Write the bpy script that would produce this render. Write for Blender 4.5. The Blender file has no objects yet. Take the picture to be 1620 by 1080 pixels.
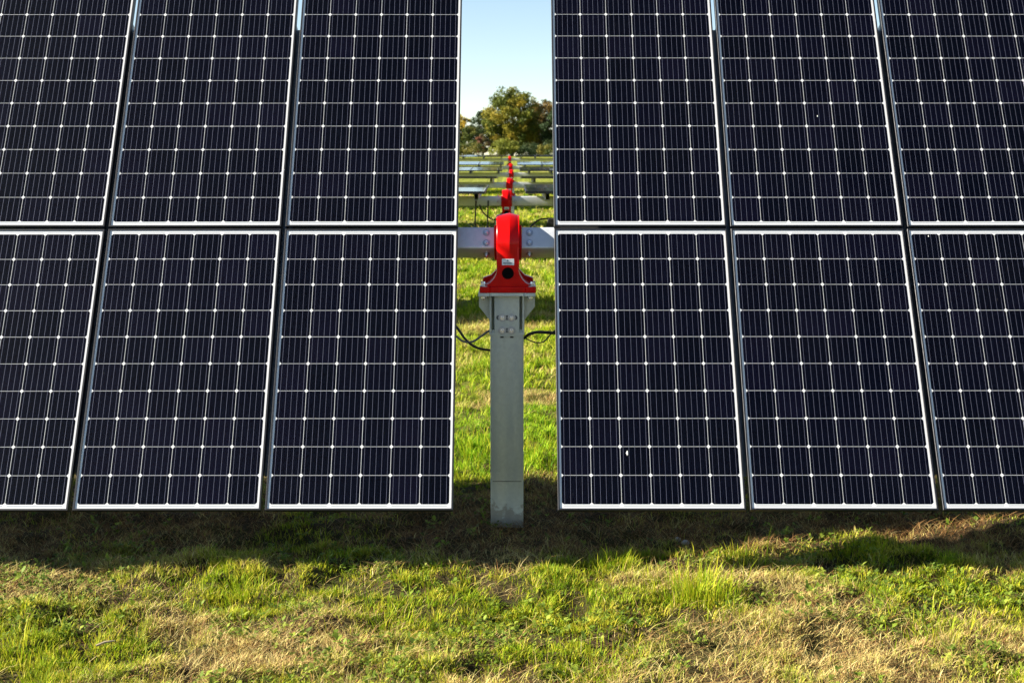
import bpy, math, random
import numpy as np
from mathutils import Vector, Matrix, Euler

# ------------------------------------------------------------------ camera, sky, sun, exposure
scene = bpy.context.scene
COL = scene.collection
R = math.radians

CAM_H = 2.177                      # lens height over the ground at the post
cam_data = bpy.data.cameras.new('camera')
cam = bpy.data.objects.new('camera', cam_data)
COL.objects.link(cam)
cam.location = (0.0, 0.0, CAM_H)
cam.rotation_euler = (R(90 - 8.117), 0, 0)
cam_data.sensor_width = 36.0
cam_data.lens = 44.09
cam_data.clip_start = 0.05
cam_data.clip_end = 9000
cam_data.dof.use_dof = True
cam_data.dof.focus_distance = 7.0
cam_data.dof.aperture_fstop = 5.0
scene.camera = cam

SUN_TO = Vector((-1.8, -0.13, 1.0)).normalized()      # towards the sun
sun_el = math.asin(SUN_TO.z)
world = bpy.data.worlds.new('World')
scene.world = world
world.use_nodes = True
wn = world.node_tree.nodes
wl = world.node_tree.links
for n in list(wn):
    wn.remove(n)
sky = wn.new('ShaderNodeTexSky')
sky.sky_type = 'NISHITA'
sky.sun_disc = False
sky.sun_elevation = sun_el
sky.sun_rotation = math.atan2(SUN_TO.x, SUN_TO.y)
sky.air_density = 1.12
sky.dust_density = 0.7
sky.ozone_density = 0.4
sky.altitude = 2600
bg = wn.new('ShaderNodeBackground')
bg.inputs['Strength'].default_value = 0.05
wo = wn.new('ShaderNodeOutputWorld')
wl.new(sky.outputs[0], bg.inputs['Color'])
wl.new(bg.outputs[0], wo.inputs['Surface'])

sun_data = bpy.data.lights.new('sun', 'SUN')
sun_data.energy = 5.0
sun_data.angle = R(0.53)
sun_data.color = (1.0, 0.92, 0.80)
sun = bpy.data.objects.new('sun', sun_data)
COL.objects.link(sun)
sun.rotation_euler = SUN_TO.to_track_quat('Z', 'Y').to_euler()
sun.location = (-20, -2, 14)

vs = scene.view_settings
vs.view_transform = 'Standard'
vs.look = 'None'
vs.exposure = 1.88
vs.gamma = 1.0
vs.use_curve_mapping = False
scene.cycles.max_bounces = 8
scene.cycles.transparent_max_bounces = 16
scene.cycles.caustics_reflective = False
scene.cycles.caustics_refractive = False

rng = np.random.default_rng(7)
random.seed(7)

# ------------------------------------------------------------------ noise and terrain
def hash2(ix, iy, seed):
    n = (ix.astype(np.int64) * 374761393 + iy.astype(np.int64) * 668265263 + seed * 1442695041) & 0xFFFFFFFF
    n = ((n ^ (n >> 13)) * 1274126177) & 0xFFFFFFFF
    n = n ^ (n >> 16)
    return (n & 0xFFFFFF) / float(0xFFFFFF)

def vnoise(x, y, seed=0):
    x = np.asarray(x, float); y = np.asarray(y, float)
    ix = np.floor(x); iy = np.floor(y)
    fx = x - ix; fy = y - iy
    fx = fx * fx * fx * (fx * (fx * 6 - 15) + 10); fy = fy * fy * fy * (fy * (fy * 6 - 15) + 10)
    a = hash2(ix, iy, seed); b = hash2(ix + 1, iy, seed); c = hash2(ix, iy + 1, seed); d = hash2(ix + 1, iy + 1, seed)
    return (a * (1 - fx) + b * fx) * (1 - fy) + (c * (1 - fx) + d * fx) * fy

def fbm(x, y, seed=0, octv=3):
    s = 0; a = 0.5; t = 0
    for o in range(octv):
        s = s + a * vnoise(x * 2 ** o + 17.3 * o, y * 2 ** o - 9.1 * o, seed + o); t += a; a *= 0.5
    return s / t

MY = np.array([-50, 0, 5, 7.4, 12, 18.7, 30, 41.3, 52.6, 63.9, 90, 130, 170, 260, 400, 4000.])
MZ = np.array([0, 0, 0, 0, -.05, -.098, -.066, .07, .26, .61, 1.35, 2.35, 3.05, 3.4, 3.4, 3.4])
def macro(y):
    y = np.asarray(y, float)
    return (np.interp(y - 2.2, MY, MZ) + np.interp(y, MY, MZ) + np.interp(y + 2.2, MY, MZ)) / 3 - float(np.interp(9.6, MY, MZ)) / 3

def bumps(x, y):
    b = (fbm(x * 2.1, y * 2.6, 3, 2) - 0.5) * 0.085 + (fbm(x * 6.5, y * 7.0, 11, 2) - 0.5) * 0.088
    near = np.exp(-(((x + 0.03) ** 2 + (y - 7.41) ** 2) / 0.10))
    far = np.clip((400 - np.abs(y)) / 300, 0, 1)
    return b * (1 - near) * far

def ground_z(x, y):
    return macro(y) + bumps(x, y)

# ------------------------------------------------------------------ mesh helpers
class MB:
    def __init__(self):
        self.v = []; self.f = []
    def add(self, vs_, fs_, m=None):
        o = len(self.v)
        for p in vs_:
            p = Vector(p)
            self.v.append(tuple(m @ p) if m is not None else tuple(p))
        for f in fs_:
            self.f.append([i + o for i in f])
        return self
    def box(self, x0, x1, y0, y1, z0, z1, m=None):
        vs_ = [(x0, y0, z0), (x1, y0, z0), (x1, y1, z0), (x0, y1, z0), (x0, y0, z1), (x1, y0, z1), (x1, y1, z1), (x0, y1, z1)]
        return self.add(vs_, [(3, 2, 1, 0), (4, 5, 6, 7), (0, 1, 5, 4), (1, 2, 6, 5), (2, 3, 7, 6), (3, 0, 4, 7)], m)
    def prism(self, poly, a, b, axis='y', m=None):
        """poly: outline as 2-D points; extruded from a to b along axis"""
        n = len(poly)
        def P(p, t):
            if axis == 'y': return (p[0], t, p[1])
            if axis == 'x': return (t, p[0], p[1])
            return (p[0], p[1], t)
        vs_ = [P(p, a) for p in poly] + [P(p, b) for p in poly]
        fs_ = [list(range(n))[::-1], list(range(n, 2 * n))]
        for i in range(n):
            j = (i + 1) % n
            fs_.append((i, j, n + j, n + i))
        return self.add(vs_, fs_, m)
    def lathe(self, prof, seg=32, m=None, close=False):
        """prof: (t along x, r) revolved about the x axis"""
        n = len(prof); vs_ = []; fs_ = []
        for k in range(seg):
            a = 2 * math.pi * k / seg
            for t, r in prof:
                vs_.append((t, r * math.sin(a), r * math.cos(a)))
        for k in range(seg):
            k2 = (k + 1) % seg
            for i in range(n - 1 + (1 if close else 0)):
                i2 = (i + 1) % n
                fs_.append((k * n + i, k * n + i2, k2 * n + i2, k2 * n + i))
        if not close:
            fs_.append([k * n for k in range(seg)])
            fs_.append([k * n + n - 1 for k in range(seg)][::-1])
        return self.add(vs_, fs_, m)
    def cyl(self, r, z0, z1, seg=16, m=None, r2=None):
        r2 = r if r2 is None else r2
        vs_ = [(r * math.cos(2 * math.pi * k / seg), r * math.sin(2 * math.pi * k / seg), z0) for k in range(seg)]
        vs_ += [(r2 * math.cos(2 * math.pi * k / seg), r2 * math.sin(2 * math.pi * k / seg), z1) for k in range(seg)]
        fs_ = [list(range(seg))[::-1], list(range(seg, 2 * seg))]
        for k in range(seg):
            j = (k + 1) % seg
            fs_.append((k, j, seg + j, seg + k))
        return self.add(vs_, fs_, m)
    def tube(self, pts, rad, seg=8):
        pts = [Vector(p) for p in pts]
        n = len(pts)
        rads = rad if isinstance(rad, (list, tuple)) else [rad] * n
        rings = []
        prev = None
        for i, p in enumerate(pts):
            d = (pts[min(i + 1, n - 1)] - pts[max(i - 1, 0)]).normalized()
            if prev is None:
                u = d.orthogonal().normalized()
            else:
                u = (prev - d * prev.dot(d)).normalized()
            prev = u
            w = d.cross(u)
            rings.append([tuple(p + (u * math.cos(2 * math.pi * k / seg) + w * math.sin(2 * math.pi * k / seg)) * rads[i]) for k in range(seg)])
        vs_ = [q for r_ in rings for q in r_]
        fs_ = []
        for i in range(n - 1):
            for k in range(seg):
                j = (k + 1) % seg
                fs_.append((i * seg + k, i * seg + j, (i + 1) * seg + j, (i + 1) * seg + k))
        fs_.append(list(range(seg))[::-1]); fs_.append([(n - 1) * seg + k for k in range(seg)])
        return self.add(vs_, fs_)
    def mesh(self, name, mat, smooth=None):
        me = bpy.data.meshes.new(name)
        me.from_pydata(self.v, [], self.f)
        me.update()
        import bmesh
        bm = bmesh.new(); bm.from_mesh(me)
        bmesh.ops.recalc_face_normals(bm, faces=bm.faces)
        if smooth is not None:
            for f in bm.faces: f.smooth = True
            for e in bm.edges:
                if len(e.link_faces) == 2 and e.calc_face_angle(0) > R(smooth): e.smooth = False
        bm.to_mesh(me); bm.free()
        me.materials.append(mat)
        return me
    def build(self, name, mat, parent=None, smooth=None, bevel=None):
        o = obj(name, self.mesh(name, mat, smooth), parent)
        if bevel:
            bv = o.modifiers.new('bevel', 'BEVEL'); bv.width = bevel; bv.segments = 2; bv.limit_method = 'ANGLE'; bv.angle_limit = R(35)
            for p in o.data.polygons: p.use_smooth = True
            bv.harden_normals = True
        return o

def obj(name, data, parent=None):
    o = bpy.data.objects.new(name, data)
    COL.objects.link(o)
    if parent is not None: o.parent = parent
    return o

def thing(name, label, cat, loc=(0, 0, 0), rot=(0, 0, 0), group=None):
    o = bpy.data.objects.new(name, None)
    o.empty_display_size = 0.1
    COL.objects.link(o)
    o.location = loc; o.rotation_euler = rot
    return tag(o, label, cat, group)

def tag(o, label=None, cat=None, group=None, kind=None):
    if label: o['label'] = label
    if cat: o['category'] = cat
    if group: o['group'] = group
    if kind: o['kind'] = kind
    return o

def copy_tree(o, parent=None):
    c = o.copy()
    COL.objects.link(c)
    c.parent = parent
    for ch in list(o.children):
        copy_tree(ch, c)
    return c

def bez(p0, p1, p2, p3, n=16):
    out = []
    for i in range(n + 1):
        t = i / n
        out.append(tuple(Vector(p0) * (1 - t) ** 3 + Vector(p1) * 3 * t * (1 - t) ** 2 + Vector(p2) * 3 * t * t * (1 - t) + Vector(p3) * t ** 3))
    return out

def catmull(pts, n=8):
    P = [Vector(p) for p in pts]
    P = [P[0] * 2 - P[1]] + P + [P[-1] * 2 - P[-2]]
    out = []
    for i in range(1, len(P) - 2):
        for k in range(n):
            t = k / n
            a, b, c, d = P[i - 1], P[i], P[i + 1], P[i + 2]
            out.append(0.5 * ((2 * b) + (c - a) * t + (2 * a - 5 * b + 4 * c - d) * t * t + (3 * b - a - 3 * c + d) * t ** 3))
    out.append(P[-2])
    return out

# ------------------------------------------------------------------ materials
class NT:
    def __init__(self, name):
        self.m = bpy.data.materials.new(name); self.m.use_nodes = True
        self.t = self.m.node_tree
        self.t.nodes.clear()
        self.out = self.n('ShaderNodeOutputMaterial')
    def n(self, kind, **kw):
        nd = self.t.nodes.new(kind)
        for k, v in kw.items():
            if k in nd.inputs: nd.inputs[k].default_value = v
            else: setattr(nd, k, v)
        return nd
    def l(self, a, b): self.t.links.new(a, b)
    def noise(self, scale, detail=4, rough=0.55, vec=None, dim='3D'):
        nd = self.n('ShaderNodeTexNoise', Scale=scale, Detail=detail, Roughness=rough)
        if vec is not None: self.l(vec, nd.inputs['Vector'])
        return nd
    def ramp(self, fac, stops):
        r = self.n('ShaderNodeValToRGB')
        e = r.color_ramp.elements
        while len(e) < len(stops): e.new(0.5)
        for i, (p, c) in enumerate(stops):
            e[i].position = p; e[i].color = (c[0], c[1], c[2], 1)
        self.l(fac, r.inputs['Fac'])
        return r
    def coord(self): return self.n('ShaderNodeTexCoord').outputs['Object']
    def bump(self, h, strength, dist=0.01):
        b = self.n('ShaderNodeBump', Strength=strength, Distance=dist)
        self.l(h, b.inputs['Height'])
        return b.outputs['Normal']
    def bsdf(self, **kw):
        b = self.n('ShaderNodeBsdfPrincipled')
        for k, v in kw.items():
            b.inputs[k.replace('_', ' ')].default_value = v
        self.l(b.outputs[0], self.out.inputs['Surface'])
        return b

def simple(name, col, rough=0.5, metal=0.0, var=0.15, scale=20.0, bumpy=0.0, coat=0.0):
    t = NT(name)
    b = t.bsdf(Roughness=rough, Metallic=metal)
    if coat: b.inputs['Coat Weight'].default_value = coat; b.inputs['Coat Roughness'].default_value = 0.12
    c = t.coord()
    nz = t.noise(scale, 5, 0.6, c)
    r = t.ramp(nz.outputs[0], [(0.3, [v * (1 - var) for v in col]), (0.7, [min(1, v * (1 + var)) for v in col])])
    t.l(r.outputs[0], b.inputs['Base Color'])
    rr = t.n('ShaderNodeMapRange'); rr.inputs['To Min'].default_value = max(0.02, rough - 0.08); rr.inputs['To Max'].default_value = min(1, rough + 0.1)
    nz2 = t.noise(scale * 2.7, 4, 0.6, c); t.l(nz2.outputs[0], rr.inputs['Value']); t.l(rr.outputs[0], b.inputs['Roughness'])
    if bumpy:
        t.l(t.bump(nz2.outputs[0], bumpy, 0.003), b.inputs['Normal'])
    return t.m

M = {}
# glossy red enamel on the cast housing
t = NT('red_enamel'); b = t.bsdf(Roughness=0.3)
c = t.coord(); nz = t.noise(14, 5, 0.6, c)
r = t.ramp(nz.outputs[0], [(0.25, (0.50, 0.0016, 0.0014)), (0.6, (0.64, 0.0022, 0.0018)), (0.85, (0.68, 0.005, 0.004))])
t.l(r.outputs[0], b.inputs['Base Color'])
b.inputs['Specular IOR Level'].default_value = 0.12; b.inputs['Coat Weight'].default_value = 0.10; b.inputs['Coat Roughness'].default_value = 0.10
nz2 = t.noise(90, 3, 0.5, c); t.l(t.bump(nz2.outputs[0], 0.12, 0.002), b.inputs['Normal'])
M['red'] = t.m

# hot-dip galvanised steel: spangle plus long stains
def galv(name, base, dark, warm, metal=0.55, rough=0.42, spangle=60, mud=False):
    t = NT(name); b = t.bsdf(Roughness=rough, Metallic=metal)
    c = t.coord()
    vo = t.n('ShaderNodeTexVoronoi', Scale=spangle); t.l(c, vo.inputs['Vector'])
    bw = t.n('ShaderNodeRGBToBW'); t.l(vo.outputs['Color'], bw.inputs[0])
    sp = t.ramp(bw.outputs[0], [(0.1, [v * 0.9 for v in base]), (0.9, base)])
    mp = t.n('ShaderNodeMapping'); mp.inputs['Scale'].default_value = (9, 9, 1.3); t.l(c, mp.inputs['Vector'])
    st = t.noise(1.0, 6, 0.62, mp.outputs[0])
    sf = t.ramp(st.outputs[0], [(0.42, (0, 0, 0)), (0.72, (0.75, 0.75, 0.75))])
    mx = t.n('ShaderNodeMix', data_type='RGBA'); t.l(sf.outputs[0], mx.inputs['Factor']); t.l(sp.outputs[0], mx.inputs[6]); mx.inputs[7].default_value = (*dark, 1)
    s2 = t.noise(55, 4, 0.7, c)
    pf = t.ramp(s2.outputs[0], [(0.68, (0, 0, 0)), (0.74, (0.8, 0.8, 0.8))])
    mx2 = t.n('ShaderNodeMix', data_type='RGBA'); t.l(pf.outputs[0], mx2.inputs['Factor']); t.l(mx.outputs[2], mx2.inputs[6]); mx2.inputs[7].default_value = (*warm, 1)
    top = mx2.outputs[2]
    if mud:
        sx = t.n('ShaderNodeSeparateXYZ'); t.l(c, sx.inputs[0])
        n4 = t.noise(16, 5, 0.7, c)
        hg = t.n('ShaderNodeMath', operation='MULTIPLY_ADD'); t.l(n4.outputs[0], hg.inputs[0]); hg.inputs[1].default_value = -0.55; t.l(sx.outputs[2], hg.inputs[2])
        mf = t.ramp(hg.outputs[0], [(0.0, (0.55, 0.55, 0.55)), (0.05, (0.0, 0.0, 0.0))])
        hg2 = t.n('ShaderNodeMath', operation='ADD'); t.l(hg.outputs[0], hg2.inputs[0]); hg2.inputs[1].default_value = 0.19
        t.l(hg2.outputs[0], mf.inputs['Fac'])
        mx3 = t.n('ShaderNodeMix', data_type='RGBA'); t.l(mf.outputs[0], mx3.inputs['Factor']); t.l(top, mx3.inputs[6]); mx3.inputs[7].default_value = (0.17, 0.12, 0.07, 1)
        top = mx3.outputs[2]
    t.l(top, b.inputs['Base Color'])
    rg = t.n('ShaderNodeMapRange'); rg.inputs['To Min'].default_value = rough - 0.1; rg.inputs['To Max'].default_value = rough + 0.18
    t.l(st.outputs[0], rg.inputs['Value']); t.l(rg.outputs[0], b.inputs['Roughness'])
    t.l(t.bump(s2.outputs[0], 0.08, 0.002), b.inputs['Normal'])
    return t.m
M['galv'] = galv('galvanised_post_steel', (0.64, 0.67, 0.61), (0.40, 0.45, 0.47), (0.32, 0.33, 0.31), 0.25, 0.45, 60, True)
M['tube'] = galv('galvanised_tube_steel', (0.66, 0.69, 0.73), (0.55, 0.58, 0.63), (0.48, 0.49, 0.50), 0.35, 0.38, 45)
M['rail'] = galv('galvanised_rail_steel', (0.40, 0.43, 0.45), (0.32, 0.34, 0.36), (0.28, 0.28, 0.28), 0.6, 0.45, 70)
M['bolt'] = simple('zinc_bolt', (0.78, 0.79, 0.82), 0.25, 0.8, 0.1, 60)
M['slot'] = simple('slot_dark', (0.10, 0.11, 0.13), 0.4, 0.6, 0.15, 60)  # dark tone standing in for shade inside the slotted holes
M['washer'] = simple('washer_steel', (0.42, 0.43, 0.46), 0.4, 0.8, 0.15, 60)
M['frame'] = simple('anodised_frame', (0.013, 0.014, 0.017), 0.45, 0.2, 0.1, 8)
M['rubber'] = simple('black_rubber', (0.005, 0.005, 0.006), 0.6, 0.0, 0.2, 30)
M['hole_dark'] = simple('hole_black', (0.003, 0.003, 0.003), 0.85, 0.0, 0.2, 30)  # near-black colour standing in for the dark inside the housing hole
M['hole_dark'].node_tree.nodes['Principled BSDF'].inputs['Specular IOR Level'].default_value = 0.08
M['cable'] = simple('black_cable_sheath', (0.010, 0.010, 0.011), 0.42, 0.0, 0.2, 30)
M['grey_cable'] = simple('grey_cable_sheath', (0.20, 0.21, 0.21), 0.5, 0.0, 0.2, 30)
M['plate'] = simple('white_sticker', (0.72, 0.74, 0.76), 0.35, 0.0, 0.05, 30)
M['ink'] = simple('sticker_ink', (0.05, 0.10, 0.14), 0.5, 0.0, 0.1, 30)
M['mark_notch'] = simple('scribe_notch_dark', (0.03, 0.03, 0.03), 0.7, 0.0, 0.2, 30)  # scribed line, and the painted shade of the bracket notches
M['backsheet'] = simple('white_backsheet', (0.70, 0.69, 0.68), 0.45, 0.0, 0.02, 5)
M['ribbon'] = simple('tinned_ribbon', (0.42, 0.44, 0.47), 0.35, 0.6, 0.05, 8)
M['wire'] = simple('busbar_wire', (0.20, 0.20, 0.27), 0.4, 0.3, 0.05, 8)
M['stone'] = simple('pale_stone', (0.42, 0.40, 0.37), 0.8, 0.0, 0.25, 40, 0.5)
M['dropping'] = simple('bird_dropping', (0.70, 0.70, 0.66), 0.8, 0.0, 0.25, 120)
M['stick'] = simple('dry_stick', (0.30, 0.24, 0.15), 0.8, 0.0, 0.25, 60)
M['wall'] = simple('white_render_wall', (0.72, 0.71, 0.69), 0.8, 0.0, 0.06, 1.5)
M['roof'] = simple('brown_roof', (0.16, 0.10, 0.075), 0.8, 0.0, 0.2, 2.0)
M['window_glass'] = simple('dark_window', (0.03, 0.035, 0.04), 0.1, 0.0, 0.1, 2)
M['bark'] = simple('bark', (0.10, 0.075, 0.055), 0.9, 0.0, 0.3, 6, 0.6)

# silicon: blue-black, each cell a slightly different tone
t = NT('silicon_cell'); b = t.bsdf(Roughness=0.35)
oi = t.n('ShaderNodeObjectInfo')
r = t.ramp(oi.outputs['Random'], [(0.0, (0.0003, 0.0004, 0.0022)), (0.6, (0.0007, 0.0007, 0.0036)), (1.0, (0.0019, 0.0015, 0.0062))])
nz = t.noise(7, 4, 0.6, t.coord())
mx = t.n('ShaderNodeMix', data_type='RGBA', blend_type='MULTIPLY'); mx.inputs['Factor'].default_value = 1.0
rv = t.ramp(nz.outputs[0], [(0.3, (0.75, 0.75, 0.8)), (0.7, (1.2, 1.2, 1.2))])
t.l(r.outputs[0], mx.inputs[6]); t.l(rv.outputs[0], mx.inputs[7]); t.l(mx.outputs[2], b.inputs['Base Color'])
b.inputs['Specular IOR Level'].default_value = 0.06
M['cell'] = t.m

# module glass: clear, faint reflection, a thin film of dust and drip marks
t = NT('module_glass')
tr = t.n('ShaderNodeBsdfTransparent'); tr.inputs['Color'].default_value = (0.97, 0.98, 0.98, 1)
gl = t.n('ShaderNodeBsdfGlossy', Roughness=0.04); gl.inputs['Color'].default_value = (0.75, 0.8, 0.9, 1)
geo = t.n('ShaderNodeNewGeometry')
dt = t.n('ShaderNodeVectorMath', operation='DOT_PRODUCT'); t.l(geo.outputs['Normal'], dt.inputs[0]); t.l(geo.outputs['Incoming'], dt.inputs[1])
ab = t.n('ShaderNodeMath', operation='ABSOLUTE'); t.l(dt.outputs['Value'], ab.inputs[0])
om = t.n('ShaderNodeMath', operation='SUBTRACT'); om.inputs[0].default_value = 1.0; t.l(ab.outputs[0], om.inputs[1])
pw = t.n('ShaderNodeMath', operation='POWER'); t.l(om.outputs[0], pw.inputs[0]); pw.inputs[1].default_value = 5.0
fr = t.n('ShaderNodeMath', operation='MULTIPLY_ADD'); t.l(pw.outputs[0], fr.inputs[0]); fr.inputs[1].default_value = 0.98; fr.inputs[2].default_value = 0.010   # thin pane, same from both sides
m1 = t.n('ShaderNodeMixShader'); t.l(fr.outputs[0], m1.inputs[0]); t.l(tr.outputs[0], m1.inputs[1]); t.l(gl.outputs[0], m1.inputs[2])
du = t.n('ShaderNodeBsdfDiffuse'); du.inputs['Color'].default_value = (0.45, 0.42, 0.37, 1)
c = t.coord(); oi = t.n('ShaderNodeObjectInfo')
of = t.n('ShaderNodeVectorMath', operation='ADD'); t.l(c, of.inputs[0]); t.l(oi.outputs['Location'], of.inputs[1])
nA = t.noise(1.7, 5, 0.65, of.outputs[0])
mp = t.n('ShaderNodeMapping'); mp.inputs['Scale'].default_value = (70, 16, 40); t.l(of.outputs[0], mp.inputs['Vector'])
nB = t.noise(1.0, 3, 0.6, mp.outputs[0])
ra = t.ramp(nA.outputs[0], [(0.35, (0.0, 0.0, 0.0)), (0.8, (0.0025, 0.0025, 0.0025))])
rb = t.ramp(nB.outputs[0], [(0.70, (0, 0, 0)), (0.80, (0.06, 0.06, 0.06))])
rm = t.ramp(nA.outputs[0], [(0.52, (0, 0, 0)), (0.66, (1, 1, 1))])
mu = t.n('ShaderNodeMath', operation='MULTIPLY'); t.l(rb.outputs[0], mu.inputs[0]); t.l(rm.outputs[0], mu.inputs[1])
ad = t.n('ShaderNodeMath', operation='ADD'); t.l(ra.outputs[0], ad.inputs[0]); t.l(mu.outputs[0], ad.inputs[1])
m2 = t.n('ShaderNodeMixShader'); t.l(ad.outputs[0], m2.inputs[0]); t.l(m1.outputs[0], m2.inputs[1]); t.l(du.outputs[0], m2.inputs[2])
t.l(m2.outputs[0], t.out.inputs['Surface'])
M['glass'] = t.m

# ground: soil, thatch and moss
t = NT('meadow_soil'); b = t.bsdf(Roughness=0.95); b.inputs['Specular IOR Level'].default_value = 0.15
c = t.coord()
n1 = t.noise(1.6, 6, 0.6, c); n2 = t.noise(26, 6, 0.7, c); n3 = t.noise(110, 4, 0.7, c)
r1 = t.ramp(n2.outputs[0], [(0.3, (0.020, 0.012, 0.006)), (0.52, (0.070, 0.044, 0.020)), (0.75, (0.20, 0.135, 0.060))])
r2 = t.ramp(n3.outputs[0], [(0.3, (0.025, 0.032, 0.006)), (0.7, (0.075, 0.080, 0.016))])
rf = t.ramp(n1.outputs[0], [(0.40, (0, 0, 0)), (0.6, (0.8, 0.8, 0.8))])
mx = t.n('ShaderNodeMix', data_type='RGBA'); t.l(rf.outputs[0], mx.inputs['Factor']); t.l(r1.outputs[0], mx.inputs[6]); t.l(r2.outputs[0], mx.inputs[7])
sx = t.n('ShaderNodeSeparateXYZ'); t.l(c, sx.inputs[0])
fd = t.n('ShaderNodeMapRange'); fd.inputs['From Min'].default_value = 8.6; fd.inputs['From Max'].default_value = 16.0; fd.inputs['To Max'].default_value = 0.85
t.l(sx.outputs[1], fd.inputs['Value'])
n5 = t.noise(0.9, 8, 0.75, c)
rg_ = t.ramp(n5.outputs[0], [(0.30, (0.11, 0.15, 0.012)), (0.5, (0.19, 0.22, 0.020)), (0.72, (0.33, 0.28, 0.07))])
mg = t.n('ShaderNodeMix', data_type='RGBA'); t.l(fd.outputs[0], mg.inputs['Factor']); t.l(mx.outputs[2], mg.inputs[6]); t.l(rg_.outputs[0], mg.inputs[7])
t.l(mg.outputs[2], b.inputs['Base Color'])
ma = t.n('ShaderNodeMath', operation='ADD'); t.l(n2.outputs[0], ma.inputs[0]); t.l(n3.outputs[0], ma.inputs[1])
t.l(t.bump(ma.outputs[0], 0.9, 0.03), b.inputs['Normal'])
M['soil'] = t.m

def leafy(name, trans=0.35, rough=0.55, spec=0.25):
    t = NT(name)
    at = t.n('ShaderNodeAttribute', attribute_name='col')
    b = t.n('ShaderNodeBsdfPrincipled'); b.inputs['Roughness'].default_value = rough; b.inputs['Specular IOR Level'].default_value = spec
    t.l(at.outputs['Color'], b.inputs['Base Color'])
    tl = t.n('ShaderNodeBsdfTranslucent'); t.l(at.outputs['Color'], tl.inputs['Color'])
    mx = t.n('ShaderNodeMixShader'); mx.inputs[0].default_value = trans
    t.l(b.outputs[0], mx.inputs[1]); t.l(tl.outputs[0], mx.inputs[2]); t.l(mx.outputs[0], t.out.inputs['Surface'])
    return t.m
M['grass'] = leafy('grass_blade', 0.35, 0.6, 0.10)
M['straw'] = leafy('dry_straw', 0.25, 0.7, 0.15)
M['weed'] = leafy('broad_leaf', 0.3, 0.6, 0.12)
M['tree_leaf'] = leafy('tree_leaf', 0.3, 0.6, 0.15)

# ------------------------------------------------------------------ the ground
def axis_lines(a, b, step, far, grow):
    mid = list(np.arange(a, b + step / 2, step))
    hi = []; x = b; s = step
    while x < far: s *= grow; x += s; hi.append(x)
    return mid, hi
ym, yh = axis_lines(3.6, 13.0, 0.035, 4000, 1.09)
ylo = list(np.arange(-40, 3.6, 1.8))
ys_ = np.array(ylo + ym + yh)
xm, xh = axis_lines(-4.2, 4.2, 0.035, 3000, 1.12)
xs_ = np.array([-v for v in xh][::-1] + xm + xh)
GX, GY = np.meshgrid(xs_, ys_)
GZ = ground_z(GX, GY)
nx, ny = len(xs_), len(ys_)
co = np.stack([GX.ravel(), GY.ravel(), GZ.ravel()], 1)
ii = np.arange(nx * ny).reshape(ny, nx)
quads = np.stack([ii[:-1, :-1].ravel(), ii[:-1, 1:].ravel(), ii[1:, 1:].ravel(), ii[1:, :-1].ravel()], 1)

def np_mesh(name, co, loops, starts, totals, mat, col=None, smooth=True):
    me = bpy.data.meshes.new(name)
    me.vertices.add(len(co)); me.vertices.foreach_set('co', np.ascontiguousarray(co, np.float32).ravel())
    me.loops.add(len(loops)); me.loops.foreach_set('vertex_index', np.ascontiguousarray(loops, np.int32))
    me.polygons.add(len(starts)); me.polygons.foreach_set('loop_start', np.ascontiguousarray(starts, np.int32))
    try: me.polygons.foreach_set('loop_total', np.ascontiguousarray(totals, np.int32))
    except Exception: pass
    if smooth: me.polygons.foreach_set('use_smooth', np.ones(len(starts), bool))
    if col is not None:
        ca = me.color_attributes.new('col', 'FLOAT_COLOR', 'POINT')
        ca.data.foreach_set('color', np.ascontiguousarray(np.concatenate([col, np.ones((len(col), 1))], 1), np.float32).ravel())
    me.update(calc_edges=True)
    me.materials.append(mat)
    return me
g = obj('ground', np_mesh('ground', co, quads.ravel(), np.arange(len(quads)) * 4, np.full(len(quads), 4), M['soil']))
g['kind'] = 'structure'

# ------------------------------------------------------------------ solar panel
PW, PL, PITCH_X, GAP_Y = 0.992, 1.650, 1.0168, 0.016
CP = 0.1588
def frame_mesh():
    prof = [(0, -.035), (0, -.0009), (.0009, 0), (.0088, 0), (.0092, -.0004), (.0092, -.0066), (.0025, -.0066), (.0025, -.033), (.028, -.033), (.028, -.035)]
    mb = MB(); vs_ = []; n = len(prof)
    for sx, sy in ((-1, -1), (1, -1), (1, 1), (-1, 1)):
        for d, z in prof: vs_.append((sx * (PW / 2 - d), sy * (PL / 2 - d), z))
    fs_ = []
    for k in range(4):
        k2 = (k + 1) % 4
        for i in range(n):
            j = (i + 1) % n
            fs_.append((k * n + i, k * n + j, k2 * n + j, k2 * n + i))
    mb.add(vs_, fs_)
    return mb.mesh('frame', M['frame'])
ME_FRAME = frame_mesh()
mb = MB(); mb.add([(-PW / 2 + .005, -PL / 2 + .005, -.0014), (PW / 2 - .005, -PL / 2 + .005, -.0014), (PW / 2 - .005, PL / 2 - .005, -.0014), (-PW / 2 + .005, PL / 2 - .005, -.0014)], [(0, 1, 2, 3)])
ME_GLASS = mb.mesh('glass', M['glass'])
mb = MB(); mb.box(-PW / 2 + .004, PW / 2 - .004, -PL / 2 + .004, PL / 2 - .004, -.0064, -.0043)
ME_BACK = mb.mesh('backsheet', M['backsheet'])
CWX, CWY, CH = 0.1566, 0.1569, 0.0098
def cell_outline(cx=0, cy=0):
    a, b, h = CWX / 2, CWY / 2, CH
    return [(cx - a + h, cy - b), (cx + a - h, cy - b), (cx + a, cy - b + h), (cx + a, cy + b - h), (cx + a - h, cy + b), (cx - a + h, cy + b), (cx - a, cy + b - h), (cx - a, cy - b + h)]
mb = MB(); mb.prism(cell_outline(), -.00006, .00006, 'z')
ME_CELL = mb.mesh('cell', M['cell'])
mb = MB()
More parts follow.
